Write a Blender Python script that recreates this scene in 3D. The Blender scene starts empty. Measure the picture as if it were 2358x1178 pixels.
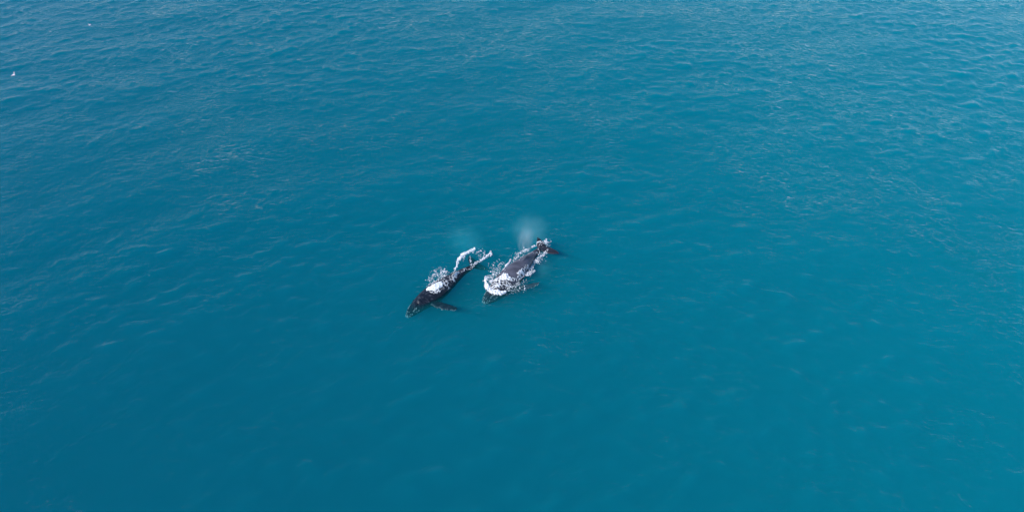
import bpy, bmesh, math, random
import numpy as np
from mathutils import Vector, Matrix
from mathutils.bvhtree import BVHTree

random.seed(7)
rng = np.random.default_rng(11)
R = math.radians
scene = bpy.context.scene
col = scene.collection

# ------------------------------------------------------------------ camera
CAM_H, PITCH, FPX, PW, PH = 60.5, R(42.0), 1572.0, 2358.0, 1178.0
cam = bpy.data.cameras.new('camera')
cam.sensor_width = 36.0
cam.lens = 36.0 * FPX / PW
cam.clip_start, cam.clip_end = 0.5, 20000.0
cam_ob = bpy.data.objects.new('camera', cam)
cam_ob.location = (0, 0, CAM_H)
cam_ob.rotation_euler = (math.pi / 2 - PITCH, 0, 0)
col.objects.link(cam_ob)
scene.camera = cam_ob

# ------------------------------------------------------------------ sky and sun
SUN_EL, SUN_AZ = R(36.0), math.atan2(-0.91, -0.42)      # sun on the left
world = bpy.data.worlds.new('World')
scene.world = world
world.use_nodes = True
wn = world.node_tree.nodes
sky = wn.new('ShaderNodeTexSky')
sky.sky_type = 'NISHITA'
sky.sun_disc = False
sky.sun_elevation = SUN_EL
sky.sun_rotation = SUN_AZ
sky.air_density, sky.dust_density, sky.ozone_density = 0.9, 0.1, 5.0
world.node_tree.links.new(sky.outputs[0], wn['Background'].inputs[0])
wn['Background'].inputs[1].default_value = 0.135

sun = bpy.data.lights.new('sun', 'SUN')
sun.energy = 2.9
sun.angle = R(0.53)
sun.color = (1.0, 0.965, 0.93)
sun_ob = bpy.data.objects.new('sun', sun)
sdir = Vector((math.sin(SUN_AZ) * math.cos(SUN_EL), math.cos(SUN_AZ) * math.cos(SUN_EL), math.sin(SUN_EL)))
sun_ob.rotation_euler = sdir.to_track_quat('Z', 'Y').to_euler()
sun_ob.location = sdir * 200
col.objects.link(sun_ob)

vs = scene.view_settings
vs.view_transform = 'Standard'
vs.look = 'None'
vs.exposure = 0.6
vs.gamma = 1.0
vs.use_curve_mapping = False
cy = scene.cycles
cy.use_denoising = True
cy.max_bounces = 14
cy.volume_bounces = 7
cy.transparent_max_bounces = 24
cy.glossy_bounces = 3
cy.diffuse_bounces = 3
cy.volume_step_rate = 1.0
cy.sample_clamp_indirect = 4.0
cy.sample_clamp_direct = 1.2


# ------------------------------------------------------------------ helpers
def at(px, py, z=0.0):
    """where the sight line of a photo pixel meets the level z"""
    a, b = (px - PW / 2) / FPX, -(py - PH / 2) / FPX
    c, s = math.cos(PITCH), math.sin(PITCH)
    d = Vector((a, c + b * s, -s + b * c))
    k = (z - CAM_H) / d.z
    return Vector((d.x * k, d.y * k, z))


def Z(zx, zy, z=0.0):
    return at(900 + zx / 4.207, 480 + zy / 4.207, z)


def tag(o, label=None, cat=None, group=None, kind=None):
    if label: o['label'] = label
    if cat: o['category'] = cat
    if group: o['group'] = group
    if kind: o['kind'] = kind
    return o


def mesh_ob(name, verts, faces, mat=None, parent=None, smooth=True):
    me = bpy.data.meshes.new(name)
    me.from_pydata([tuple(v) for v in verts], [], faces)
    me.update()
    if smooth:
        me.polygons.foreach_set('use_smooth', [True] * len(me.polygons))
    if mat: me.materials.append(mat)
    o = bpy.data.objects.new(name, me)
    col.objects.link(o)
    if parent: o.parent = parent
    return o


def new_mat(name):
    m = bpy.data.materials.new(name)
    m.use_nodes = True
    nt = m.node_tree
    return m, nt, nt.nodes, nt.links


def node(nt, kind, **kw):
    n = nt.nodes.new(kind)
    for k, v in kw.items():
        setattr(n, k, v)
    return n


def math_node(nt, op, a, b=None, c=None):
    n = nt.nodes.new('ShaderNodeMath')
    n.operation = op
    for i, v in enumerate((a, b, c)):
        if v is None: continue
        if isinstance(v, (int, float)): n.inputs[i].default_value = v
        else: nt.links.new(v, n.inputs[i])
    return n.outputs[0]


def interp(tab, t):
    xs = [p[0] for p in tab]; ys = [p[1] for p in tab]
    # smooth monotone-ish interpolation: cosine-eased pieces via Catmull-Rom
    t = min(max(t, xs[0]), xs[-1])
    for i in range(len(xs) - 1):
        if t <= xs[i + 1]: break
    x0, x1 = xs[i], xs[i + 1]
    u = (t - x0) / (x1 - x0)
    def slope(j):
        if j == 0: return (ys[1] - ys[0]) / (xs[1] - xs[0])
        if j == len(xs) - 1: return (ys[-1] - ys[-2]) / (xs[-1] - xs[-2])
        return (ys[j + 1] - ys[j - 1]) / (xs[j + 1] - xs[j - 1])
    m0, m1 = slope(i) * (x1 - x0), slope(i + 1) * (x1 - x0)
    return ((2*u**3 - 3*u*u + 1) * ys[i] + (u**3 - 2*u*u + u) * m0 + (-2*u**3 + 3*u*u) * ys[i+1] + (u**3 - u*u) * m1)


def hash2(ix, iy, seed):
    h = (ix.astype(np.int64) * 374761393 + iy.astype(np.int64) * 668265263 + seed * 1442695041) & 0x7fffffff
    h = ((h ^ (h >> 13)) * 1274126177) & 0x7fffffff
    return ((h ^ (h >> 16)) & 0xffff) / 65535.0


def vnoise(x, y, seed=0):
    ix, iy = np.floor(x), np.floor(y)
    fx, fy = x - ix, y - iy
    fx = fx * fx * (3 - 2 * fx); fy = fy * fy * (3 - 2 * fy)
    a, b = hash2(ix, iy, seed), hash2(ix + 1, iy, seed)
    c, d = hash2(ix, iy + 1, seed), hash2(ix + 1, iy + 1, seed)
    return (a * (1 - fx) + b * fx) * (1 - fy) + (c * (1 - fx) + d * fx) * fy


def fbm(x, y, seed=0, octv=4):
    s = np.zeros_like(x); a = 0.5
    for k in range(octv):
        s += a * vnoise(x * 2**k, y * 2**k, seed + k * 17); a *= 0.5
    return s / (1 - 0.5**octv)


def worley_edge(x, y, seed=0):
    """F2 - F1 of a jittered cell pattern: 0 on the cell walls"""
    ix, iy = np.floor(x), np.floor(y)
    f1 = np.full(x.shape, 9.0); f2 = np.full(x.shape, 9.0)
    for dx in (-1, 0, 1):
        for dy in (-1, 0, 1):
            jx, jy = ix + dx, iy + dy
            d = np.hypot(jx + hash2(jx, jy, seed) - x, jy + hash2(jx, jy, seed + 5) - y)
            n1 = np.minimum(f1, d)
            f2 = np.minimum(np.maximum(f1, d), f2)
            f1 = n1
    return f2 - f1


# ------------------------------------------------------------------ the sea
DX, NX, NY = 0.30, 800, 560
LX, LY = DX * NX, DX * NY
X0, Y0 = -LX / 2, 4.0


def make_waves():
    kx = np.fft.fftfreq(NX, DX) * 2 * math.pi
    ky = np.fft.fftfreq(NY, DX) * 2 * math.pi
    KX, KY = np.meshgrid(kx, ky)
    k = np.hypot(KX, KY); k[0, 0] = 1.0
    wd = np.array((0.30, -0.95)); wd = wd / np.linalg.norm(wd)
    cs = np.abs((KX * wd[0] + KY * wd[1]) / k)
    kp = 2 * math.pi / 3.3
    P = np.exp(-(kp * 0.85 / k) ** 2) / k ** 4 * (0.18 + cs ** 2) * np.exp(-(k * 0.16) ** 2)
    P[0, 0] = 0
    ph = rng.normal(size=k.shape) + 1j * rng.normal(size=k.shape)
    H = np.fft.ifft2(np.sqrt(P) * ph).real
    sl = np.hypot(*np.gradient(H, DX))
    H += 0.22 * (H * H / H.std() - H.std())
    sl = np.hypot(*np.gradient(H, DX))
    H *= 0.078 / math.sqrt((sl ** 2).mean())
    P2 = np.exp(-((k - 2 * math.pi / 17) / 0.10) ** 2) * cs ** 4
    H2 = np.fft.ifft2(np.sqrt(P2) * ph.conj()).real
    H2 *= 0.055 / H2.std()
    # gusts and slicks: the short waves are livelier in some patches
    ys, xs = np.mgrid[0:NY, 0:NX] * DX
    g = fbm(xs / 38.0, ys / 30.0, 3, 3)
    amp = 0.55 + 1.0 * np.clip((g - 0.30) / 0.4, 0, 1)
    return H * amp + H2


HW = make_waves()


def whale_ripples():
    """slick water and low ring ripples pushed out by the two whales"""
    ys, xs = np.mgrid[0:NY, 0:NX] * DX
    xs = xs + X0; ys = ys + Y0
    dmin = np.full(xs.shape, 99.0)
    for line in (((155, 1040), (408, 835), (665, 638), (850, 540)), ((900, 905), (1110, 715), (1290, 540), (1490, 370))):
        P = [Z(*p) for p in line]
        for a, b in zip(P, P[1:]):
            ex, ey = b.x - a.x, b.y - a.y
            t = np.clip(((xs - a.x) * ex + (ys - a.y) * ey) / (ex * ex + ey * ey), 0, 1)
            dmin = np.minimum(dmin, np.hypot(xs - a.x - ex * t, ys - a.y - ey * t))
    wob = 0.9 * (fbm(xs / 2.2, ys / 2.2, 91, 3) - .5)
    part = np.clip((fbm(xs / 4.0, ys / 4.0, 95, 2) - .38) * 4, 0, 1)
    ring = 0.045 * part * np.sin((dmin + wob) * 2 * math.pi / 1.5) * np.exp(-np.clip(dmin - 1.4, 0, 99) / 2.6) * np.clip(dmin - 0.6, 0, 1)
    return HW * (0.45 + 0.55 * np.clip((dmin - 2) / 7.0, 0, 1)) + ring


HW = whale_ripples()


def water_z(x, y):
    x = np.asarray(x, float); y = np.asarray(y, float)
    u = ((x - X0) / DX) % NX; v = ((y - Y0) / DX) % NY
    i, j = np.floor(u).astype(int), np.floor(v).astype(int)
    fu, fv = u - i, v - j
    i %= NX; j %= NY; i1, j1 = (i + 1) % NX, (j + 1) % NY
    h = (HW[j, i] * (1 - fu) + HW[j, i1] * fu) * (1 - fv) + (HW[j1, i] * (1 - fu) + HW[j1, i1] * fu) * fv
    far = np.maximum(np.maximum(X0 - x, x - X0 - LX), np.maximum(Y0 - y, y - Y0 - LY))
    return h * np.clip(1 - far / 25.0, 0, 1)


def graded(a, b, step, far):
    core = list(np.arange(a, b + 1e-6, step))
    s, out = step, []
    p = b
    while p < far:
        s = min(s * 1.22, 400); p += s; out.append(p)
    s, p, pre = step, a, []
    while p > -far:
        s = min(s * 1.22, 400); p -= s; pre.append(p)
    return np.array(pre[::-1] + core + out)


WATER_DEPTH = 48.0
m_water, nt, N, L = new_mat('sea_water')
for n in list(N): N.remove(n)
out = node(nt, 'ShaderNodeOutputMaterial')
tc = node(nt, 'ShaderNodeNewGeometry')
mp = node(nt, 'ShaderNodeMapping')
L.new(tc.outputs['Position'], mp.inputs['Vector'])
mp.inputs['Rotation'].default_value = (0, 0, R(-14))
mp.inputs['Scale'].default_value = (0.62, 1.0, 1.0)
n1 = node(nt, 'ShaderNodeTexNoise'); n1.inputs['Scale'].default_value = 1.9
n1.inputs['Detail'].default_value = 5.0; n1.inputs['Roughness'].default_value = 0.52; n1.inputs['Distortion'].default_value = 0.5
L.new(mp.outputs[0], n1.inputs['Vector'])
gust = node(nt, 'ShaderNodeTexNoise'); gust.inputs['Scale'].default_value = 0.028; gust.inputs['Detail'].default_value = 2.0
L.new(tc.outputs['Position'], gust.inputs['Vector'])
gr = node(nt, 'ShaderNodeMapRange')
gr.inputs['From Min'].default_value, gr.inputs['From Max'].default_value = 0.35, 0.65
gr.inputs['To Min'].default_value, gr.inputs['To Max'].default_value = 0.50, 1.05
L.new(gust.outputs[0], gr.inputs['Value'])
def crests(rot, scale, seed, width):
    """thin sharp wavelet crests: where a stretched noise crosses its middle value"""
    m_ = node(nt, 'ShaderNodeMapping'); m_.inputs['Rotation'].default_value = (0, 0, R(rot)); m_.inputs['Scale'].default_value = (0.62, 1.0, 1.0); m_.inputs['Location'].default_value = (seed, seed * 2, 0)
    L.new(tc.outputs['Position'], m_.inputs['Vector'])
    t_ = node(nt, 'ShaderNodeTexNoise'); t_.inputs['Scale'].default_value = scale; t_.inputs['Detail'].default_value = 3.0; t_.inputs['Roughness'].default_value = 0.5; t_.inputs['Distortion'].default_value = 0.35
    L.new(m_.outputs[0], t_.inputs['Vector'])
    a_ = math_node(nt, 'ABSOLUTE', math_node(nt, 'SUBTRACT', t_.outputs[0], 0.5))
    r_ = math_node(nt, 'MAXIMUM', math_node(nt, 'SUBTRACT', 1.0, math_node(nt, 'MULTIPLY', a_, 1.0 / width)), 0.0)
    return math_node(nt, 'POWER', r_, 1.8)


patch = node(nt, 'ShaderNodeTexNoise'); patch.inputs['Scale'].default_value = 0.16; patch.inputs['Detail'].default_value = 3.0
L.new(tc.outputs['Position'], patch.inputs['Vector'])
pr = node(nt, 'ShaderNodeMapRange'); pr.inputs['From Min'].default_value, pr.inputs['From Max'].default_value = 0.36, 0.66
pr.inputs['To Min'].default_value, pr.inputs['To Max'].default_value = 0.35, 1.0
L.new(patch.outputs[0], pr.inputs['Value'])
cre = math_node(nt, 'ADD', math_node(nt, 'MULTIPLY', crests(-16, 1.0, 3.1, 0.16), 0.070), math_node(nt, 'MULTIPLY', crests(21, 1.7, 9.4, 0.17), 0.015))
cre = math_node(nt, 'MULTIPLY', cre, pr.outputs[0])
hgt = math_node(nt, 'MULTIPLY_ADD', n1.outputs[0], 0.085, cre)
bmp = node(nt, 'ShaderNodeBump'); bmp.inputs['Distance'].default_value = 1.0
L.new(hgt, bmp.inputs['Height'])
L.new(gr.outputs[0], bmp.inputs['Strength'])
# Fresnel reflectance of water (Schlick, same from both sides)
dot = node(nt, 'ShaderNodeVectorMath', operation='DOT_PRODUCT')
L.new(bmp.outputs[0], dot.inputs[0]); L.new(tc.outputs['Incoming'], dot.inputs[1])
c = math_node(nt, 'ABSOLUTE', dot.outputs['Value'])
f = math_node(nt, 'POWER', math_node(nt, 'SUBTRACT', 1.0, c), 5.3)
fr = math_node(nt, 'MULTIPLY_ADD', f, 0.985, 0.012)
gl = node(nt, 'ShaderNodeBsdfGlossy'); gl.inputs['Roughness'].default_value = 0.045
L.new(bmp.outputs[0], gl.inputs['Normal'])
tr = node(nt, 'ShaderNodeBsdfTransparent')
mx = node(nt, 'ShaderNodeMixShader')
L.new(fr, mx.inputs[0]); L.new(tr.outputs[0], mx.inputs[1]); L.new(gl.outputs[0], mx.inputs[2])
L.new(mx.outputs[0], out.inputs['Surface'])
va = node(nt, 'ShaderNodeVolumeAbsorption')
va.inputs['Color'].default_value = (0.0, 0.82, 0.882, 1); va.inputs['Density'].default_value = 0.95
vsc = node(nt, 'ShaderNodeVolumeScatter')
vsc.inputs['Color'].default_value = (0.015, 0.99, 1.0, 1); vsc.inputs['Density'].default_value = 0.114
vsc.inputs['Anisotropy'].default_value = -0.24
ad = node(nt, 'ShaderNodeAddShader')
L.new(va.outputs[0], ad.inputs[0]); L.new(vsc.outputs[0], ad.inputs[1])
L.new(ad.outputs[0], out.inputs['Volume'])


def make_sea():
    xs = graded(X0, X0 + LX, DX, 5000.0)
    ys = graded(Y0, Y0 + LY, DX, 5000.0)
    nx, ny = len(xs), len(ys)
    GX, GY = np.meshgrid(xs, ys)
    GZ = water_z(GX, GY)
    top = np.stack([GX, GY, GZ], -1).reshape(-1, 3)
    idx = np.arange(nx * ny).reshape(ny, nx)
    q = np.stack([idx[:-1, :-1], idx[:-1, 1:], idx[1:, 1:], idx[1:, :-1]], -1).reshape(-1, 4)
    # skirt down to the sea floor, and a bottom, so that the body of water is closed
    ring = np.concatenate([idx[0, :-1], idx[:-1, -1], idx[-1, :0:-1], idx[:0:-1, 0]])
    rb = top[ring].copy(); rb[:, 2] = -WATER_DEPTH
    nb = len(top) + np.arange(len(ring))
    sk = np.stack([ring, nb, np.roll(nb, -1), np.roll(ring, -1)], -1)
    verts = np.concatenate([top, rb])
    nq = len(q) + len(sk)
    loops = np.concatenate([q.reshape(-1), sk.reshape(-1), nb[::-1]]).astype(np.int32)
    starts = np.concatenate([np.arange(nq) * 4, [nq * 4]]).astype(np.int32)
    me = bpy.data.meshes.new('sea')
    me.vertices.add(len(verts)); me.vertices.foreach_set('co', verts.astype(np.float32).ravel())
    me.loops.add(len(loops)); me.loops.foreach_set('vertex_index', loops)
    me.polygons.add(nq + 1); me.polygons.foreach_set('loop_start', starts)
    sm = np.zeros(nq + 1, bool); sm[:len(q)] = True
    me.update(calc_edges=True)
    me.polygons.foreach_set('use_smooth', sm)
    me.materials.append(m_water)
    o = bpy.data.objects.new('water', me)
    col.objects.link(o)
    tag(o, 'open turquoise blue sea with small wind waves', 'sea', kind='structure')
    return o


sea = make_sea()

# the sea floor, pale sand under the deep water
m_sand, nt, N, L = new_mat('sand')
ns = node(nt, 'ShaderNodeTexNoise'); ns.inputs['Scale'].default_value = 0.05; ns.inputs['Detail'].default_value = 4
g_ = node(nt, 'ShaderNodeNewGeometry'); L.new(g_.outputs['Position'], ns.inputs['Vector'])
cr = node(nt, 'ShaderNodeValToRGB')
cr.color_ramp.elements[0].color = (0.30, 0.27, 0.20, 1); cr.color_ramp.elements[1].color = (0.46, 0.42, 0.33, 1)
L.new(ns.outputs[0], cr.inputs[0]); L.new(cr.outputs[0], N['Principled BSDF'].inputs['Base Color'])
N['Principled BSDF'].inputs['Roughness'].default_value = 0.9
fx = np.linspace(-5000, 5000, 41)
fv = [(x, y, -WATER_DEPTH + 1.5 + 0.6 * math.sin(x * 0.013) * math.cos(y * 0.017)) for y in fx for x in fx]
ff = [(j * 41 + i, j * 41 + i + 1, (j + 1) * 41 + i + 1, (j + 1) * 41 + i) for j in range(40) for i in range(40)]
tag(mesh_ob('seabed', fv, ff, m_sand), 'pale sandy sea floor far below the whales', 'sea floor', kind='structure')

# ------------------------------------------------------------------ whale skin
def skin_material(name, dark, pale, rough, mott):
    m, nt, N, L = new_mat(name)
    b = N['Principled BSDF']
    tc = node(nt, 'ShaderNodeTexCoord')
    mpx = node(nt, 'ShaderNodeMapping'); mpx.inputs['Scale'].default_value = (0.5, 1.3, 1.3)
    L.new(tc.outputs['Object'], mpx.inputs['Vector'])
    a = node(nt, 'ShaderNodeTexNoise'); a.inputs['Scale'].default_value = 0.9; a.inputs['Detail'].default_value = 7; a.inputs['Roughness'].default_value = 0.62
    L.new(mpx.outputs[0], a.inputs['Vector'])
    w = node(nt, 'ShaderNodeTexNoise'); w.inputs['Scale'].default_value = 3.2; w.inputs['Detail'].default_value = 6; w.inputs['Distortion'].default_value = 1.6
    L.new(mpx.outputs[0], w.inputs['Vector'])
    r1 = node(nt, 'ShaderNodeValToRGB')
    r1.color_ramp.elements[0].position, r1.color_ramp.elements[1].position = 0.38, 0.72
    r1.color_ramp.elements[0].color, r1.color_ramp.elements[1].color = (*dark, 1), (*pale, 1)
    L.new(a.outputs[0], r1.inputs[0])
    # pale scratches and scars
    r2 = node(nt, 'ShaderNodeValToRGB')
    r2.color_ramp.elements[0].position, r2.color_ramp.elements[1].position = 0.56, 0.70
    r2.color_ramp.elements[0].color, r2.color_ramp.elements[1].color = (0, 0, 0, 1), (mott, mott, mott, 1)
    L.new(w.outputs[0], r2.inputs[0])
    mxc = node(nt, 'ShaderNodeMix', data_type='RGBA')
    L.new(r2.outputs[0], mxc.inputs['Factor']); L.new(r1.outputs[0], mxc.inputs['A'])
    mxc.inputs['B'].default_value = (0.20, 0.21, 0.24, 1)
    # sheen of the emerged back, painted into the base colour as a paler grey
    sa = node(nt, 'ShaderNodeAttribute', attribute_name='back_sheen')
    sm_ = node(nt, 'ShaderNodeMix', data_type='RGBA', blend_type='ADD')
    L.new(math_node(nt, 'MULTIPLY', sa.outputs['Fac'], math_node(nt, 'MULTIPLY', a.outputs[0], 1.5)), sm_.inputs['Factor'])
    L.new(mxc.outputs['Result'], sm_.inputs['A']); sm_.inputs['B'].default_value = (0.082, 0.080, 0.098, 1)
    L.new(sm_.outputs['Result'], b.inputs['Base Color'])
    b.inputs['Roughness'].default_value = rough
    b.inputs['IOR'].default_value = 1.42
    b.inputs['Specular IOR Level'].default_value = 0.32
    bp = node(nt, 'ShaderNodeBump'); bp.inputs['Distance'].default_value = 0.05; bp.inputs['Strength'].default_value = 0.5
    L.new(w.outputs[0], bp.inputs['Height']); L.new(bp.outputs[0], b.inputs['Normal'])
    return m


m_skin_dark = skin_material('black_wet_skin', (0.004, 0.008, 0.015), (0.012, 0.019, 0.031), 0.27, 0.34)
m_skin_grey = skin_material('grey_wet_skin', (0.012, 0.015, 0.023), (0.040, 0.043, 0.056), 0.36, 0.10)
m_barn, nt, N, L = new_mat('barnacle_shell')
N['Principled BSDF'].inputs['Base Color'].default_value = (0.36, 0.37, 0.36, 1)
N['Principled BSDF'].inputs['Roughness'].default_value = 0.8

HALFW = [(0, .012), (.02, .030), (.06, .047), (.12, .064), (.20, .083), (.28, .098), (.36, .105), (.46, .100), (.56, .083), (.66, .062), (.76, .043), (.86, .028), (.94, .018), (1, .010)]
TOPZ = [(0, .006), (.03, .016), (.10, .030), (.18, .048), (.22, .056), (.32, .074), (.44, .086), (.56, .078), (.66, .062), (.78, .043), (.88, .030), (1, .009)]
BOTZ = [(0, .008), (.03, .022), (.10, .055), (.20, .088), (.32, .105), (.44, .100), (.56, .078), (.68, .054), (.80, .037), (.90, .027), (1, .009)]


class Shape:
    def __init__(self): self.v, self.f = [], []
    def loft(self, rings):
        n = len(rings[0]); base = len(self.v)
        for r in rings: self.v += [tuple(p) for p in r]
        for k in range(len(rings) - 1):
            for i in range(n):
                j = (i + 1) % n
                self.f.append((base + k*n + i, base + k*n + j, base + (k+1)*n + j, base + (k+1)*n + i))
        self.f.append(tuple(base + i for i in range(n))[::-1])
        self.f.append(tuple(base + (len(rings) - 1) * n + i for i in range(n)))
    def wing(self, le, te, up, thick, n=28, m=14):
        """a fin between a leading and a trailing edge, both functions of 0..1"""
        rings = []
        for k in range(n + 1):
            u = k / n
            a, b = le(u), te(u)
            c, h = (a + b) / 2, (b - a) / 2
            if h.length < 0.03: h = Vector((b - a)).normalized() * 0.03 if (b - a).length > 1e-6 else Vector((0.03, 0, 0))
            t = thick(u)
            rings.append([c + h * math.cos(th) + up * (t * math.sin(th) * (1.0 - 0.35 * math.cos(th))) for th in [2 * math.pi * i / m for i in range(m)]])
        self.loft(rings)
    def ball(self, c, r, sq=(1, 1, 1)):
        bm = bmesh.new(); bmesh.ops.create_icosphere(bm, subdivisions=2, radius=1)
        base = len(self.v)
        self.v += [(c[0] + v.co.x * r * sq[0], c[1] + v.co.y * r * sq[1], c[2] + v.co.z * r * sq[2]) for v in bm.verts]
        self.f += [tuple(base + v.index for v in f.verts) for f in bm.faces]
        bm.free()


def bez(a, b, c):
    return lambda u: a * (1 - u) ** 2 + b * (2 * u * (1 - u)) + c * u * u


def remeshed(shape, name, mat, voxel, smooth_it):
    o = mesh_ob(name, shape.v, shape.f, mat)
    md = o.modifiers.new('skin', 'REMESH'); md.mode = 'VOXEL'; md.voxel_size = voxel; md.use_smooth_shade = True
    ms = o.modifiers.new('soft', 'SMOOTH'); ms.factor = 0.5; ms.iterations = smooth_it
    bpy.context.view_layer.update()
    dg = bpy.context.evaluated_depsgraph_get()
    me = bpy.data.meshes.new_from_object(o.evaluated_get(dg), depsgraph=dg)
    o.modifiers.clear()
    old = o.data; o.data = me; bpy.data.meshes.remove(old); me.name = name
    me.polygons.foreach_set('use_smooth', [True] * len(me.polygons))
    return o


class Whale:
    def __init__(self, spine, girth, roll):
        # spine: world points nose -> fluke root, resampled by arc length
        P = spine
        dense = []
        for i in range(len(P) - 1):
            p0 = P[i - 1] if i else P[0] * 2 - P[1]
            p3 = P[i + 2] if i + 2 < len(P) else P[-1] * 2 - P[-2]
            for k in range(40):
                u = k / 40
                dense.append(0.5 * ((2 * P[i]) + (P[i+1] - p0) * u + (2*p0 - 5*P[i] + 4*P[i+1] - p3) * u*u + (3*P[i] - p0 - 3*P[i+1] + p3) * u**3))
        dense.append(P[-1])
        s = [0.0]
        for a, b in zip(dense, dense[1:]): s.append(s[-1] + (b - a).length)
        self.L = s[-1] / 0.96
        self.dense, self.s, self.g, self.roll = dense, s, girth, roll
    def frame(self, t):
        d = min(max(t * self.L, 0), self.s[-1] - 1e-4)
        i = max(0, np.searchsorted(self.s, d) - 1)
        u = (d - self.s[i]) / (self.s[i+1] - self.s[i])
        p = self.dense[i].lerp(self.dense[i+1], u)
        i0, i1 = max(0, i - 12), min(len(self.dense) - 1, i + 13)
        tg = (self.dense[i1] - self.dense[i0]).normalized()
        left = Vector((0, 0, 1)).cross(-tg).normalized()      # the whale's own left
        up = (-tg).cross(left).normalized()
        q = Matrix.Rotation(self.roll(t), 3, tg)
        return p, tg, q @ left, q @ up
    def surf(self, t, th, lift=0.0):
        """skin point at station t; th = 0 on the left side, pi/2 on the back"""
        p, tg, lf, up = self.frame(t)
        w = interp(HALFW, t) * self.L * self.g
        zz = (interp(TOPZ, t) if math.sin(th) > 0 else interp(BOTZ, t)) * self.L * self.g
        c, s = math.cos(th), math.sin(th)
        e = 0.86
        cc, ss = math.copysign(abs(c) ** e, c), math.copysign(abs(s) ** e, s)
        # flat rostrum with a middle ridge
        hd = max(0.0, 1 - t / 0.20)
        r = 1.0
        if s > 0: r = 1.0 - 0.30 * hd * (1 - abs(cc)) * s + 0.25 * hd * max(0, 1 - abs(c) * 5)
        return p + lf * (cc * (w + lift)) + up * (ss * (zz * r + lift))
    def body(self, sh):
        rings = []
        ts = [0, .006, .015, .03] + [0.05 + 0.91 * k / 60 for k in range(61)]
        for t in ts:
            rings.append([self.surf(t, 2 * math.pi * i / 32) for i in range(32)])
        sh.loft(rings)
        # dorsal fin: a low hump with a small hooked fin
        a, ta, l_, up = self.frame(0.585); b, *_ = self.frame(0.70)
        rings = []
        for k in range(13):
            u = k / 12
            p, tg, lf, upk = self.frame(0.575 + 0.115 * u)
            top = interp(TOPZ, 0.575 + 0.115 * u) * self.L * self.g
            h = 0.030 * self.L * math.sin(math.pi * u) ** 0.8 * (0.45 + 0.9 * u) + 0.02
            w = 0.012 * self.L * (1 - 0.6 * u) + 0.02
            c = p + upk * (top - 0.12)
            rings.append([c + lf * (w * math.cos(th)) + upk * ((h + .12) * max(0, math.sin(th)) - 0.1) + tg * (0.25 * u * max(0, math.sin(th))) for th in [2 * math.pi * i / 12 for i in range(12)]])
        sh.loft(rings)
        # knobs along the snout and the lips, and the twin blowholes' splash guard
        rr = random.Random(3)
        for k in range(9):
            t = 0.025 + 0.017 * k
            sh.ball(self.surf(t, math.pi / 2), 0.085 + 0.02 * rr.random())
        for sd in (0, 1):
            for k in range(8):
                th = (0.30 if sd == 0 else math.pi - 0.30) + rr.uniform(-.1, .1)
                sh.ball(self.surf(0.03 + 0.021 * k, th), 0.08 + 0.02 * rr.random())
        sh.ball(self.surf(0.195, math.pi / 2 - 0.10), 0.20, (1, 1, 0.8)); sh.ball(self.surf(0.195, math.pi / 2 + 0.10), 0.20, (1, 1, 0.8))
    def flukes(self, sh, tips, notch, droop=0.0):
        p, tg, lf, up = self.frame(0.90)
        for tip in tips:
            n_ = (tip - p).cross(notch - p)
            n_ = n_.normalized() if n_.z > 0 else -n_.normalized()
            sp = (tip - notch)
            root = p - tg * 0.1
            mid = root + (tip - root) * 0.58 - tg * (0.12 * sp.length + 0.35)
            le = bez(root, mid, tip)
            tmid = notch + (tip - notch) * 0.55 + tg * (0.13 * sp.length)
            tb = bez(notch - tg * 0.05, tmid, tip)
            te = lambda u, tb=tb: tb(u) + tg * (0.035 * math.sin(u * 34) * (1 - u))
            sh.wing(le, te, n_, lambda u: 0.02 + 0.20 * (1 - u) ** 1.2, n=30)
    def pectoral(self, sh, t, th, tip, chord, bend):
        root = self.surf(t, th, -0.35)
        p, tg, lf, up = self.frame(t)
        ax = tip - root
        n_ = ax.cross(tg); n_ = n_.normalized() if n_.z > 0 else -n_.normalized()
        cdir = n_.cross(ax).normalized()
        if cdir.dot(tg) < 0: cdir = -cdir
        ctr = bez(root, root + ax * 0.5 + bend, tip)
        wd = lambda u: chord * interp([(0, .42), (.2, .52), (.45, .50), (.7, .42), (.9, .25), (1, .06)], u)
        knob = lambda u: 0.055 * max(0, math.sin(u * 30)) * (1 if .12 < u < .97 else 0)
        le = lambda u: ctr(u) - cdir * (wd(u) * 0.9 + knob(u))
        te = lambda u: ctr(u) + cdir * (wd(u) * 1.1 + 0.015 * math.sin(u * 41))
        sh.wing(le, te, n_, lambda u: 0.035 + 0.17 * (1 - u) * chord, n=40)
        return [le(u / 20) for u in range(4, 21)]


def barnacles(parent, pts):
    v, f = [], []
    rr = random.Random(9)
    for p, r in pts:
        b = len(v)
        for i in range(6):
            a = i * math.pi / 3
            v.append((p.x + r * math.cos(a), p.y + r * math.sin(a), p.z - 0.05))
        for i in range(6):
            a = i * math.pi / 3 + 0.3
            v.append((p.x + 0.55 * r * math.cos(a), p.y + 0.55 * r * math.sin(a), p.z + 0.05 + 0.03 * rr.random()))
        for i in range(6): f.append((b + i, b + (i + 1) % 6, b + 6 + (i + 1) % 6, b + 6 + i))
        f.append(tuple(b + 6 + i for i in range(6))); f.append(tuple(b + i for i in range(6))[::-1])
    o = mesh_ob('barnacle_crust', v, f, m_barn, parent, smooth=False)
    return tag(o, kind='stuff')


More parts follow.
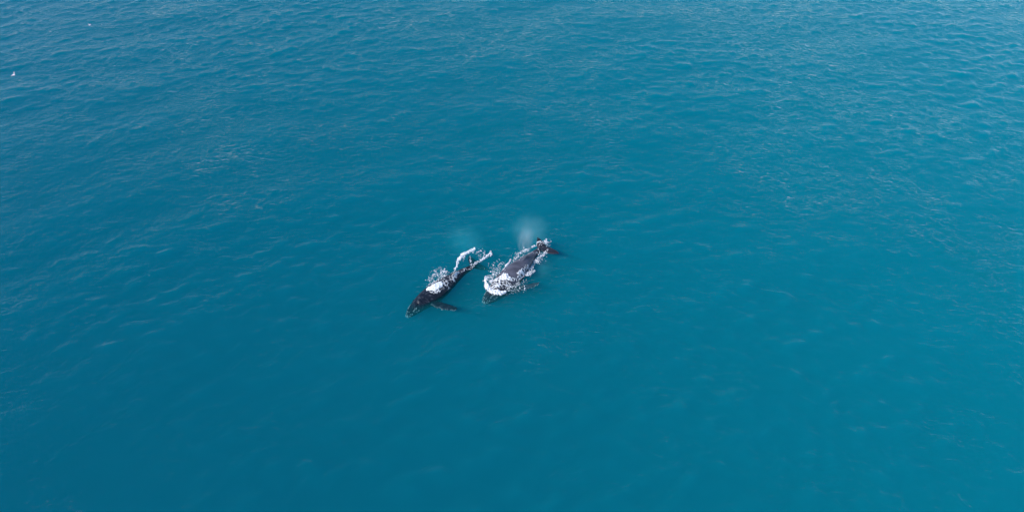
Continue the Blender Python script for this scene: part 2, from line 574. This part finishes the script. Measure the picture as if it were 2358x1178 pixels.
# ---- whale on the left: black, back just awash, head and left fin under a little water
w1 = Whale([Z(155, 1052, -0.64), Z(235, 965, -0.58), Z(330, 882, -0.36), Z(430, 812, -0.22), Z(545, 728, -0.26), Z(665, 638, -0.26), Z(760, 580, -0.30), Z(835, 545, -0.48)], 0.88, lambda t: R(8))
sh = Shape(); w1.body(sh)
w1.flukes(sh, [Z(752, 452, -0.35), Z(962, 598, -1.35)], Z(858, 528, -0.62))
edge1 = w1.pectoral(sh, 0.28, -0.05, Z(648, 970, -0.28), 1.0, Vector((0.15, -0.5, 0.2)))
w1.pectoral(sh, 0.27, math.pi + 0.5, w1.frame(0.47)[0] - w1.frame(0.4)[2] * 1.9 + Vector((0, 0, -2.6)), 1.0, Vector((-0.4, 0.3, -0.3)))
whale_a = remeshed(sh, 'humpback_whale', m_skin_dark, 0.06, 3)
tag(whale_a, 'black humpback whale on the left, dark pectoral fin spread to its side', 'whale', 'pair of whales swimming side by side')

# ---- whale on the right: grey back arched out of the water, head under the bow wave
w2 = Whale([Z(898, 918, -0.62), Z(965, 852, -0.60), Z(1060, 765, -0.58), Z(1155, 672, -0.48), Z(1270, 558, -0.12), Z(1370, 462, -0.28), Z(1432, 405, -0.32), Z(1478, 372, -0.20)], 1.02, lambda t: R(4))
sh = Shape(); w2.body(sh)
w2.flukes(sh, [Z(1420, 270, 0.60), Z(1642, 437, 0.10)], Z(1508, 360, -0.05))
edge2 = w2.pectoral(sh, 0.27, -0.12, Z(1440, 716, -0.22), 1.0, Vector((0.5, -0.3, 0.1)))
w2.pectoral(sh, 0.27, math.pi + 0.5, w2.frame(0.47)[0] - w2.frame(0.4)[2] * 1.9 + Vector((0, 0, -2.6)), 1.0, Vector((-0.4, 0.3, -0.3)))
whale_b = remeshed(sh, 'humpback_whale', m_skin_grey, 0.06, 3)
tag(whale_b, 'humpback whale on the right, grey arched back out of the water and both flukes showing', 'whale', 'pair of whales swimming side by side')

for wh, ob_, edge in ((w1, whale_a, edge1), (w2, whale_b, edge2)):
    rr = random.Random(5)
    pts = []
    for k in range(26):
        t = 0.004 + 0.05 * rr.random() ** 1.6
        pts.append((wh.surf(t, rr.uniform(0.3, math.pi - 0.3), 0.0), rr.uniform(.04, .09)))
    for k in range(26):
        t = rr.choice([0.09, 0.10, 0.115]) + rr.uniform(-.012, .012)
        pts.append((wh.surf(t, rr.choice([0.35, 1.25, math.pi - 0.5]) + rr.uniform(-.15, .15), 0.0), rr.uniform(.035, .075)))
    for p in edge:
        if rr.random() < 0.6:
            for k in range(1): pts.append((p + Vector((rr.uniform(-.08, .08), rr.uniform(-.08, .08), 0.02)), rr.uniform(.04, .075)))
    barnacles(ob_, pts)

def mark_back_sheen(ob_, wh, k):  # mask along the upper back for the painted sheen
    co = np.array([v.co[:] for v in ob_.data.vertices])
    D = np.array([p[:] for p in wh.dense]); t = np.array(wh.s) / wh.L
    near = np.concatenate([np.argmin(((c[:, None, :] - D[None]) ** 2).sum(-1), 1) for c in np.array_split(co, 20)])
    tt = t[near]; up = co[:, 2] - D[near, 2]
    f = np.clip((tt - .26) / .10, 0, 1) * np.clip((.90 - tt) / .12, 0, 1) * np.clip(up / 0.5 + 0.2, 0, 1) * k
    a = ob_.data.attributes.new('back_sheen', 'FLOAT', 'POINT'); a.data.foreach_set('value', f.astype(np.float32))


mark_back_sheen(whale_a, w1, 0.12)
mark_back_sheen(whale_b, w2, 1.0)

# ------------------------------------------------------------------ foam
bpy.context.view_layer.update()
BV = [BVHTree.FromPolygons([v.co for v in o.data.vertices], [p.vertices[:] for p in o.data.polygons]) for o in (whale_a, whale_b)]


def whale_top(x, y):
    z = -99.0
    for b in BV:
        h = b.ray_cast(Vector((x, y, 6.0)), Vector((0, 0, -1)))
        if h[0] is not None: z = max(z, h[0].z)
    return z


m_foam, nt, N, L = new_mat('sea_foam')
b = N['Principled BSDF']
b.inputs['Base Color'].default_value = (0.86, 0.86, 0.86, 1)
b.inputs['Roughness'].default_value = 0.75
b.inputs['Specular IOR Level'].default_value = 0.3
# thin foam is full of gaps between its bubbles
fa = node(nt, 'ShaderNodeAttribute', attribute_name='cover')
fg = node(nt, 'ShaderNodeNewGeometry')
fz = node(nt, 'ShaderNodeTexNoise'); fz.inputs['Scale'].default_value = 9.0; fz.inputs['Detail'].default_value = 3
L.new(fg.outputs['Position'], fz.inputs['Vector'])
al = math_node(nt, 'ADD', math_node(nt, 'MULTIPLY', fa.outputs['Fac'], 1.1), math_node(nt, 'MULTIPLY', math_node(nt, 'SUBTRACT', fz.outputs[0], 0.55), 1.5))
al.node.use_clamp = True
L.new(al, b.inputs['Alpha'])
m_drop, nt, N, L = new_mat('white_drops')
b = N['Principled BSDF']
b.inputs['Base Color'].default_value = (0.86, 0.86, 0.86, 1)
b.inputs['Roughness'].default_value = 0.6

CELL = 0.036


def foam(name, label, strokes, cell_a=0.42, seed=1, thick=0.10, thresh=0.5, lift=0.02):
    """strokes: (points in the close-up's pixels, level z, radii in those pixels, densities)"""
    segs = []
    cell_a *= 1.3
    for pts, z, rad, den in strokes:
        W = [Z(p[0], p[1], z) for p in pts]
        n = len(W)
        rad = rad if isinstance(rad, (list, tuple)) else [rad] * n
        den = den if isinstance(den, (list, tuple)) else [den] * n
        mpp = 1 / (4.207 * 17.3)
        if n == 1: W, rad, den, n = [W[0], W[0] + Vector((.01, 0, 0))], rad * 2, den * 2, 2
        for i in range(n - 1):
            segs.append((W[i], W[i+1], rad[i] * mpp, rad[i+1] * mpp, den[i], den[i+1]))
    pad = 0.6
    xa = min(min(s[0].x - s[2], s[1].x - s[3]) for s in segs) - pad; xb = max(max(s[0].x + s[2], s[1].x + s[3]) for s in segs) + pad
    ya = min(min(s[0].y - s[2], s[1].y - s[3]) for s in segs) - pad; yb = max(max(s[0].y + s[2], s[1].y + s[3]) for s in segs) + pad
    xs = np.arange(xa, xb, CELL); ys = np.arange(ya, yb, CELL)
    GX, GY = np.meshgrid(xs, ys)
    # ragged outlines
    JX = GX + 0.22 * (fbm(GX * 1.7, GY * 1.7, seed + 40, 3) - .5) * 2
    JY = GY + 0.22 * (fbm(GX * 1.7, GY * 1.7, seed + 60, 3) - .5) * 2
    D = np.zeros_like(GX)
    for a, b, ra, rb, da, db in segs:
        ex, ey = b.x - a.x, b.y - a.y
        l2 = ex * ex + ey * ey + 1e-9
        t = np.clip(((JX - a.x) * ex + (JY - a.y) * ey) / l2, 0, 1)
        d = np.hypot(JX - a.x - ex * t, (JY - a.y - ey * t) * 0.88)
        r = ra + (rb - ra) * t
        D = np.maximum(D, (da + (db - da) * t) * np.clip(1.2 - (d / (r * 1.1)) ** 2, 0, 1.0))
    wx = GX + 0.16 * (fbm(GX * 3, GY * 3, seed + 3, 3) - .5); wy = GY + 0.16 * (fbm(GX * 3, GY * 3, seed + 9, 3) - .5)
    l1 = 1 - np.clip(worley_edge(wx / cell_a, wy / cell_a, seed) / 0.36, 0, 1)
    l2_ = 1 - np.clip(worley_edge(wx / (cell_a * .45), wy / (cell_a * .45), seed + 2) / 0.5, 0, 1)
    br = fbm(GX * 2.3, GY * 2.3, seed + 21, 3)
    lace = 0.60 * l1 + 0.24 * l2_ + 0.85 * (br - 0.52)
    F = D * (0.34 + 0.95 * lace + 0.85 * np.clip(D - 0.84, 0, 1) * 3.0) - thresh
    F[D < 0.12] = -1
    keep = (F[:-1, :-1] + F[1:, :-1] + F[:-1, 1:] + F[1:, 1:]) > 0
    keep[0, :] = keep[-1, :] = False; keep[:, 0] = keep[:, -1] = False
    ny, nx = F.shape
    used = np.zeros((ny, nx), bool)
    used[:-1, :-1] |= keep; used[1:, :-1] |= keep; used[:-1, 1:] |= keep; used[1:, 1:] |= keep
    inner = np.zeros((ny, nx), bool)
    inner[1:-1, 1:-1] = keep[:-1, :-1] & keep[1:, :-1] & keep[:-1, 1:] & keep[1:, 1:]
    # slide the rim vertices onto the outline so that edges are not stepped
    gy, gx = np.gradient(F, CELL)
    g2 = gx * gx + gy * gy + 1e-3
    mvx = np.clip(-F * gx / g2, -.6 * CELL, .6 * CELL); mvy = np.clip(-F * gy / g2, -.6 * CELL, .6 * CELL)
    PX = np.where(inner, GX, GX + mvx); PY = np.where(inner, GY, GY + mvy)
    jj, ii = np.nonzero(used)
    x, y = PX[jj, ii], PY[jj, ii]
    wz = water_z(x, y)
    wt = np.array([whale_top(a, b) for a, b in zip(x, y)])
    base = np.maximum(wz, wt)
    lump = fbm(x * 5, y * 5, seed + 77, 3)
    h = np.where(inner[jj, ii], 0.025 + thick * np.clip(F[jj, ii] * 1.4, 0, 1) * (0.3 + 1.4 * lump), 0.006)
    zt = base + lift + h
    zb = base - 0.03
    vid = -np.ones((ny, nx), int); vid[jj, ii] = np.arange(len(jj))
    n = len(jj)
    cj, ci = np.nonzero(keep)
    q = np.stack([vid[cj, ci], vid[cj, ci+1], vid[cj+1, ci+1], vid[cj+1, ci]], -1)
    faces = [q, q[:, ::-1] + n]
    for dj, di, a, b in ((-1, 0, (0, 0), (0, 1)), (1, 0, (1, 1), (1, 0)), (0, -1, (1, 0), (0, 0)), (0, 1, (0, 1), (1, 1))):
        rim = ~keep[cj + dj if True else cj, ci + di]
        va_, vb_ = vid[cj[rim] + a[0], ci[rim] + a[1]], vid[cj[rim] + b[0], ci[rim] + b[1]]
        faces.append(np.stack([vb_, va_, va_ + n, vb_ + n], -1))
    fq = np.concatenate(faces)
    verts = np.concatenate([np.stack([x, y, zt], -1), np.stack([x, y, zb], -1)])
    o = mesh_ob(name, verts.tolist(), fq.tolist(), m_foam)
    cov = np.clip(0.28 + F[jj, ii] * 2.3, 0, 1)
    at_ = o.data.attributes.new('cover', 'FLOAT', 'POINT')
    at_.data.foreach_set('value', np.concatenate([cov, cov]).astype(np.float32))
    tag(o, label, 'foam', kind='stuff')
    return o


def spray(name, label, spots, seed):
    """loose drops thrown up: spots = (zx, zy, spread px, n, zmin, zmax, size)"""
    rr = random.Random(seed)
    v, f = [], []
    ico = bmesh.new(); bmesh.ops.create_icosphere(ico, subdivisions=1, radius=1)
    iv = [p.co.copy() for p in ico.verts]; jf = [tuple(q.index for q in p.verts) for p in ico.faces]; ico.free()
    for zx, zy, spd, n, z0, z1, size in spots:
        for k in range(n):
            z = rr.uniform(z0, z1)
            p = Z(zx + rr.gauss(0, spd * .5), zy + rr.gauss(0, spd * .5), z)
            zb = max(float(water_z(p.x, p.y)), whale_top(p.x, p.y)) + 0.03
            p.z = max(p.z, zb)
            r = size * min(2.6, math.exp(rr.gauss(-0.5, 0.5)))
            sx, sy, sz = rr.uniform(.7, 1.6), rr.uniform(.7, 1.4), rr.uniform(.6, 1.2)
            b = len(v)
            v += [(p.x + q.x * r * sx, p.y + q.y * r * sy, p.z + q.z * r * sz) for q in iv]
            f += [tuple(b + i for i in t) for t in jf]
    o = mesh_ob(name, v, f, m_drop)
    tag(o, label, 'spray', kind='stuff')
    return o


# left whale
foam('back_foam', 'thick white wash sliding over the back of the black whale on the left', [
    ([(372, 800), (420, 790), (480, 762)], 0.2, [28, 50, 44], 1.0),
    ([(400, 830), (470, 815)], 0.1, [22, 26], .78),
    ([(490, 760), (560, 716), (620, 680), (645, 650)], 0.25, [34, 34, 24, 12], [.85, .80, .85, .7]),
    ([(470, 820), (560, 760), (610, 715)], 0.0, [26, 34, 20], .56),
    ([(380, 740), (430, 738)], 0.0, [14, 22], .8),
], 0.272, 3, .10)
foam('spine_foam', 'narrow broken white streak along the tail stock of the black whale', [
    ([(600, 690), (630, 646), (700, 606), (760, 580), (815, 556)], 0.1, [12, 20, 15, 14, 12], [.7, .9, .72, .70, .72]),
    ([(560, 690), (600, 650), (650, 615)], 0.1, [8, 10, 8], .62),
], 0.240, 5, .07)
foam('swirl_foam', 'curved white foam arc trailing up behind the tail of the left whale', [
    ([(592, 640), (625, 590), (650, 545), (660, 495), (700, 448), (745, 425), (785, 405), (808, 392)], 0.0, [9, 13, 15, 25, 27, 23, 20, 14], [.8, .9, .9, 1, 1, .95, .85, .9]),
    ([(690, 520), (705, 485), (730, 460)], 0.0, [14, 14, 10], .68),
    ([(800, 410), (795, 440)], 0.0, [10, 8], .7),
], 0.288, 8, .12)
foam('tail_foam', 'white foam arm curling right beside the submerged flukes of the left whale', [
    ([(778, 545), (820, 528), (860, 508), (905, 488), (940, 462), (962, 425)], 0.0, [13, 17, 16, 18, 18, 12], [.82, .8, .84, .84, .9, .95]),
    ([(768, 470), (776, 505), (782, 540)], 0.0, [7, 7, 10], .78),
    ([(822, 440), (842, 421), (872, 413), (897, 430), (908, 455), (893, 475)], 0.0, [7, 9, 7, 6, 9, 12], [.6, .8, .85, .75, .8, .9]),
    ([(838, 450), (862, 462)], 0.0, [10, 10], .55),
    ([(962, 425), (975, 455)], 0.0, [9, 10], .9),
], 0.240, 12, .10)
foam('side_splash', 'loose lacy white splash on the water beside the back of the left whale', [
    ([(350, 760), (385, 740), (430, 720)], 0.0, [20, 22, 20], .58),
    ([(375, 690), (400, 660), (440, 600), (465, 575)], 0.0, [26, 28, 24, 18], .54),
    ([(484, 640), (490, 612), (512, 602), (532, 618), (525, 645), (500, 652), (484, 640)], 0.0, [9, 9, 10, 9, 10, 9, 9], .86),
    ([(430, 690), (480, 670), (540, 650)], 0.1, [24, 24, 20], .56),
    ([(320, 745), (318, 775), (340, 780)], 0.0, [7, 7, 6], .6),
], 0.240, 17, .12)
spray('spray_drops', 'white drops thrown up beside the back of the left whale', [
    (440, 615, 60, 70, 0.05, .9, .045), (500, 630, 50, 60, .05, .9, .045), (390, 700, 50, 70, 0.02, .6, .045), (500, 690, 60, 60, .1, .6, .04), (880, 450, 60, 50, 0, .3, .035), (965, 430, 20, 20, 0, .3, .04)], 4)

# right whale
foam('bow_wave', 'bright white bow wave breaking over the head of the right whale', [
    ([(922, 648), (916, 690), (925, 735), (960, 770), (1010, 792), (1065, 800), (1110, 788)], 0.25, [6, 18, 28, 32, 32, 28, 16], 1.0),
    ([(985, 700), (1040, 690), (1100, 680), (1140, 690)], 0.2, [44, 50, 44, 24], [.78, .92, 1.0, 1.0]),
    ([(1000, 745), (1060, 740), (1120, 730)], 0.2, [42, 46, 40], .86),
    ([(1085, 640), (1120, 655), (1160, 680)], 0.5, [12, 14, 16], 1.0),
], 0.288, 23, .20)
foam('shoulder_foam', 'white lacy wash over the left shoulder and fin of the right whale', [
    ([(1130, 760), (1180, 745), (1250, 725), (1345, 695)], 0.0, [40, 36, 34, 22], [.66, .62, .60, .55]),
    ([(1160, 705), (1215, 690), (1290, 645), (1350, 620), (1395, 600)], 0.0, [20, 22, 24, 24, 16], [.82, .82, .86, .86, .84]),
    ([(1150, 790), (1240, 770)], 0.0, [16, 14], .5),
], 0.224, 29, .12)
foam('left_wash', 'white foam streaks along the far side of the right whale back', [
    ([(1088, 612), (1118, 560), (1150, 505), (1164, 485)], 0.15, [7, 12, 12, 8], 1.0),
    ([(1160, 540), (1200, 480), (1250, 430), (1330, 392), (1400, 360), (1440, 338), (1490, 322)], 0.0, [16, 28, 30, 24, 16, 9, 8], [.7, .66, .70, .74, .76, .78, .8]),
    ([(1190, 520), (1290, 470), (1370, 430)], 0.05, [12, 14, 12], .62),
    ([(1196, 430), (1225, 428)], 0.0, [8, 8], .7),
], 0.240, 31, .10)
foam('right_wash', 'broad broken white foam along the near side of the right whale tail', [
    ([(1235, 650), (1300, 615), (1345, 580), (1385, 530), (1430, 490), (1480, 440), (1530, 395)], 0.0, [18, 28, 30, 36, 34, 24, 14], [.86, .84, .80, .72, .76, .74, .72]),
    ([(1370, 440), (1420, 425), (1480, 418), (1520, 402)], 0.15, [8, 10, 10, 10], .84),
    ([(1440, 410), (1424, 385), (1434, 352), (1462, 334), (1495, 322)], 0.15, [5, 5, 5, 7, 10], .82),
    ([(1490, 312), (1500, 330)], 0.1, [13, 12], .92),
], 0.240, 37, .11)
foam('left_splash', 'lacy splash of white drops on the water left of the right whale shoulder', [
    ([(1000, 640), (1030, 600), (1035, 560), (1060, 530)], 0.0, [30, 34, 30, 20], .55),
    ([(980, 560), (1000, 600), (1020, 640)], 0.0, [20, 26, 26], .58),
    ([(1060, 620), (1085, 580)], 0.0, [20, 16], .48),
    ([(945, 670), (990, 660)], 0.0, [26, 28], .62),
], 0.208, 41, .14)
spray('spray_drops', 'white drops flung up around the shoulders and tail of the right whale', [
    (1020, 590, 70, 110, 0.05, 1.0, .05), (1080, 530, 40, 30, 0, .8, .04), (950, 690, 50, 60, .1, .9, .045), (1500, 325, 36, 46, .1, .8, .05), (1525, 335, 30, 20, .1, .9, .05),
    (1450, 480, 60, 60, .05, .4, .04), (1240, 450, 70, 60, .05, .5, .04), (1250, 740, 80, 80, .0, .4, .04), (1150, 770, 60, 60, .05, .5, .045)], 6)

# ------------------------------------------------------------------ breath mist and bubble clouds
def cloud_mat(name, dens, colour, nscale, emis=None, power=1.6, aniso=0.0, rough=0.6, stretch=(1, 1, 1)):
    m, nt, N, L = new_mat(name)
    for n in list(N): N.remove(n)
    out = node(nt, 'ShaderNodeOutputMaterial')
    tc = node(nt, 'ShaderNodeTexCoord')
    wz_ = node(nt, 'ShaderNodeTexNoise'); wz_.inputs['Scale'].default_value = 1.7; wz_.inputs['Detail'].default_value = 2
    L.new(tc.outputs['Object'], wz_.inputs['Vector'])
    ctr = node(nt, 'ShaderNodeVectorMath', operation='SUBTRACT'); L.new(wz_.outputs['Color'], ctr.inputs[0]); ctr.inputs[1].default_value = (0.5, 0.5, 0.5)
    wrp = node(nt, 'ShaderNodeVectorMath', operation='MULTIPLY_ADD'); L.new(ctr.outputs[0], wrp.inputs[0]); wrp.inputs[1].default_value = (1.5, 1.5, 1.0); L.new(tc.outputs['Object'], wrp.inputs[2])
    ln0 = node(nt, 'ShaderNodeVectorMath', operation='LENGTH'); L.new(tc.outputs['Object'], ln0.inputs[0])
    ln1 = node(nt, 'ShaderNodeVectorMath', operation='LENGTH'); L.new(wrp.outputs[0], ln1.inputs[0])
    ln = node(nt, 'ShaderNodeMath', operation='MAXIMUM'); L.new(ln0.outputs['Value'], ln.inputs[0]); L.new(ln1.outputs['Value'], ln.inputs[1])
    fall = math_node(nt, 'POWER', math_node(nt, 'MAXIMUM', math_node(nt, 'SUBTRACT', 1.0, ln.outputs[0]), 0.0), power)
    nz = node(nt, 'ShaderNodeTexNoise'); nz.inputs['Scale'].default_value = nscale; nz.inputs['Detail'].default_value = 3
    mpn = node(nt, 'ShaderNodeMapping'); mpn.inputs['Scale'].default_value = stretch
    L.new(tc.outputs['Object'], mpn.inputs['Vector']); L.new(mpn.outputs[0], nz.inputs['Vector'])
    nn = math_node(nt, 'MAXIMUM', math_node(nt, 'MULTIPLY', math_node(nt, 'SUBTRACT', nz.outputs[0], 0.5 - rough * .5), 1.0 / rough), 0.0)
    d = math_node(nt, 'MULTIPLY', math_node(nt, 'MULTIPLY', fall, nn), dens)
    v = node(nt, 'ShaderNodeVolumeScatter'); v.inputs['Color'].default_value = (*colour, 1); v.inputs['Anisotropy'].default_value = aniso
    L.new(d, v.inputs['Density']); L.new(v.outputs[0], out.inputs['Volume'])
    return m


def cloud(name, label, cat, c, size, rot, mat):
    bm = bmesh.new(); bmesh.ops.create_icosphere(bm, subdivisions=3, radius=1.0)
    me = bpy.data.meshes.new(name); bm.to_mesh(me); bm.free(); me.materials.append(mat)
    o = bpy.data.objects.new(name, me); col.objects.link(o)
    o.location = c; o.scale = size; o.rotation_euler = rot
    tag(o, label, cat, kind='stuff')
    return o


m_mist = cloud_mat('breath_mist', 0.30, (1.0, 0.95, 0.88), 2.6, power=0.8, stretch=(1.7, 1.7, 0.6), rough=0.30)
m_haze = cloud_mat('thin_breath', 0.06, (0.90, 1.0, 0.94), 1.8, power=0.9, rough=0.5)
m_bub = cloud_mat('bubble_cloud', 0.85, (0.75, 1.0, 0.85), 1.6, power=1.2)
cloud('blow_mist', 'pale grey column of breath mist drifting above the right whale', 'mist', Z(1306, 300, 2.5), (1.25, 1.1, 2.9), (0, R(4), 0), m_mist)
cloud('thin_mist', 'faint spreading haze of breath beyond the mist column of the right whale', 'mist', Z(1345, 205, 3.2), (2.9, 2.4, 2.6), (0, 0, 0), m_haze)
cloud('bubble_cloud', 'soft turquoise cloud in the water behind the mist of the right whale', 'bubbles', Z(1345, 215, -1.1), (3.8, 4.2, 1.1), (0, 0, 0), m_bub)
cloud('bubble_cloud', 'faint turquoise cloud in the water above the tail of the left whale', 'bubbles', Z(730, 330, -1.1), (3.3, 4.6, 1.05), (0, 0, R(20)), m_bub)
cloud('bubble_cloud', 'small turquoise cloud of bubbles under the foam right of the right whale', 'bubbles', Z(1450, 580, -0.95), (2.0, 2.6, 0.85), (0, 0, 0), m_bub)

# ------------------------------------------------------------------ seabirds
m_bird, nt, N, L = new_mat('white_feathers')
N['Principled BSDF'].inputs['Base Color'].default_value = (0.86, 0.86, 0.85, 1)
N['Principled BSDF'].inputs['Roughness'].default_value = 0.8


def seabird(label, p, heading, scale, lift_l, lift_r):
    sh = Shape()
    fw = Vector((math.cos(heading), math.sin(heading), 0)); lf = Vector((-fw.y, fw.x, 0)); up = Vector((0, 0, 1))
    prof = [(-.36, .012, 0), (-.30, .05, 0), (-.15, .085, 0), (0, .10, 0), (.12, .09, .01), (.20, .06, .03), (.26, .055, .045), (.31, .045, .045), (.35, .018, .035), (.41, .008, .03)]
    sh.loft([[fw * a + up * (h + r * math.sin(t)) + lf * (r * math.cos(t)) for t in [2 * math.pi * i / 12 for i in range(12)]] for a, r, h in prof])
    sh.wing(lambda u: fw * (-.24 - .16 * u) + lf * (.07 + .05 * u), lambda u: fw * (-.24 - .16 * u) - lf * (.07 + .05 * u), up, lambda u: .02, n=6)
    for s, lift in ((1, lift_l), (-1, lift_r)):
        sp = lf * s
        out = sp * math.cos(lift) + up * math.sin(lift)
        out2 = sp * math.cos(lift - .5) + up * math.sin(lift - .5)
        a0, a1, a2 = fw * .10 + sp * .04 + up * .04, fw * .20 + out * .32 + up * .03, fw * -.06 + out * .36 + out2 * .36
        b0, b1, b2 = fw * -.10 + sp * .04 + up * .04, fw * -.04 + out * .34 + up * .03, fw * -.10 + out * .36 + out2 * .36
        sh.wing(bez(a0, a1, a2), bez(b0, b1, b2), up.cross(fw).cross(fw) * -1 if abs(lift) < 1.2 else lf, lambda u: .012 + .02 * (1 - u), n=14, m=10)
    o = remeshed(sh, 'white_seabird', m_bird, 0.022, 1)
    o.location = p; o.scale = (scale,) * 3
    return tag(o, label, 'bird', 'white seabirds low over the water')


seabird('larger white seabird near the left edge, one wing raised', at(32, 173, 0.6), R(-15), 0.95, R(65), R(20))
seabird('tiny white seabird near the top left corner, banking over the waves', at(207, 58, 0.8), R(70), 0.7, R(35), R(50))
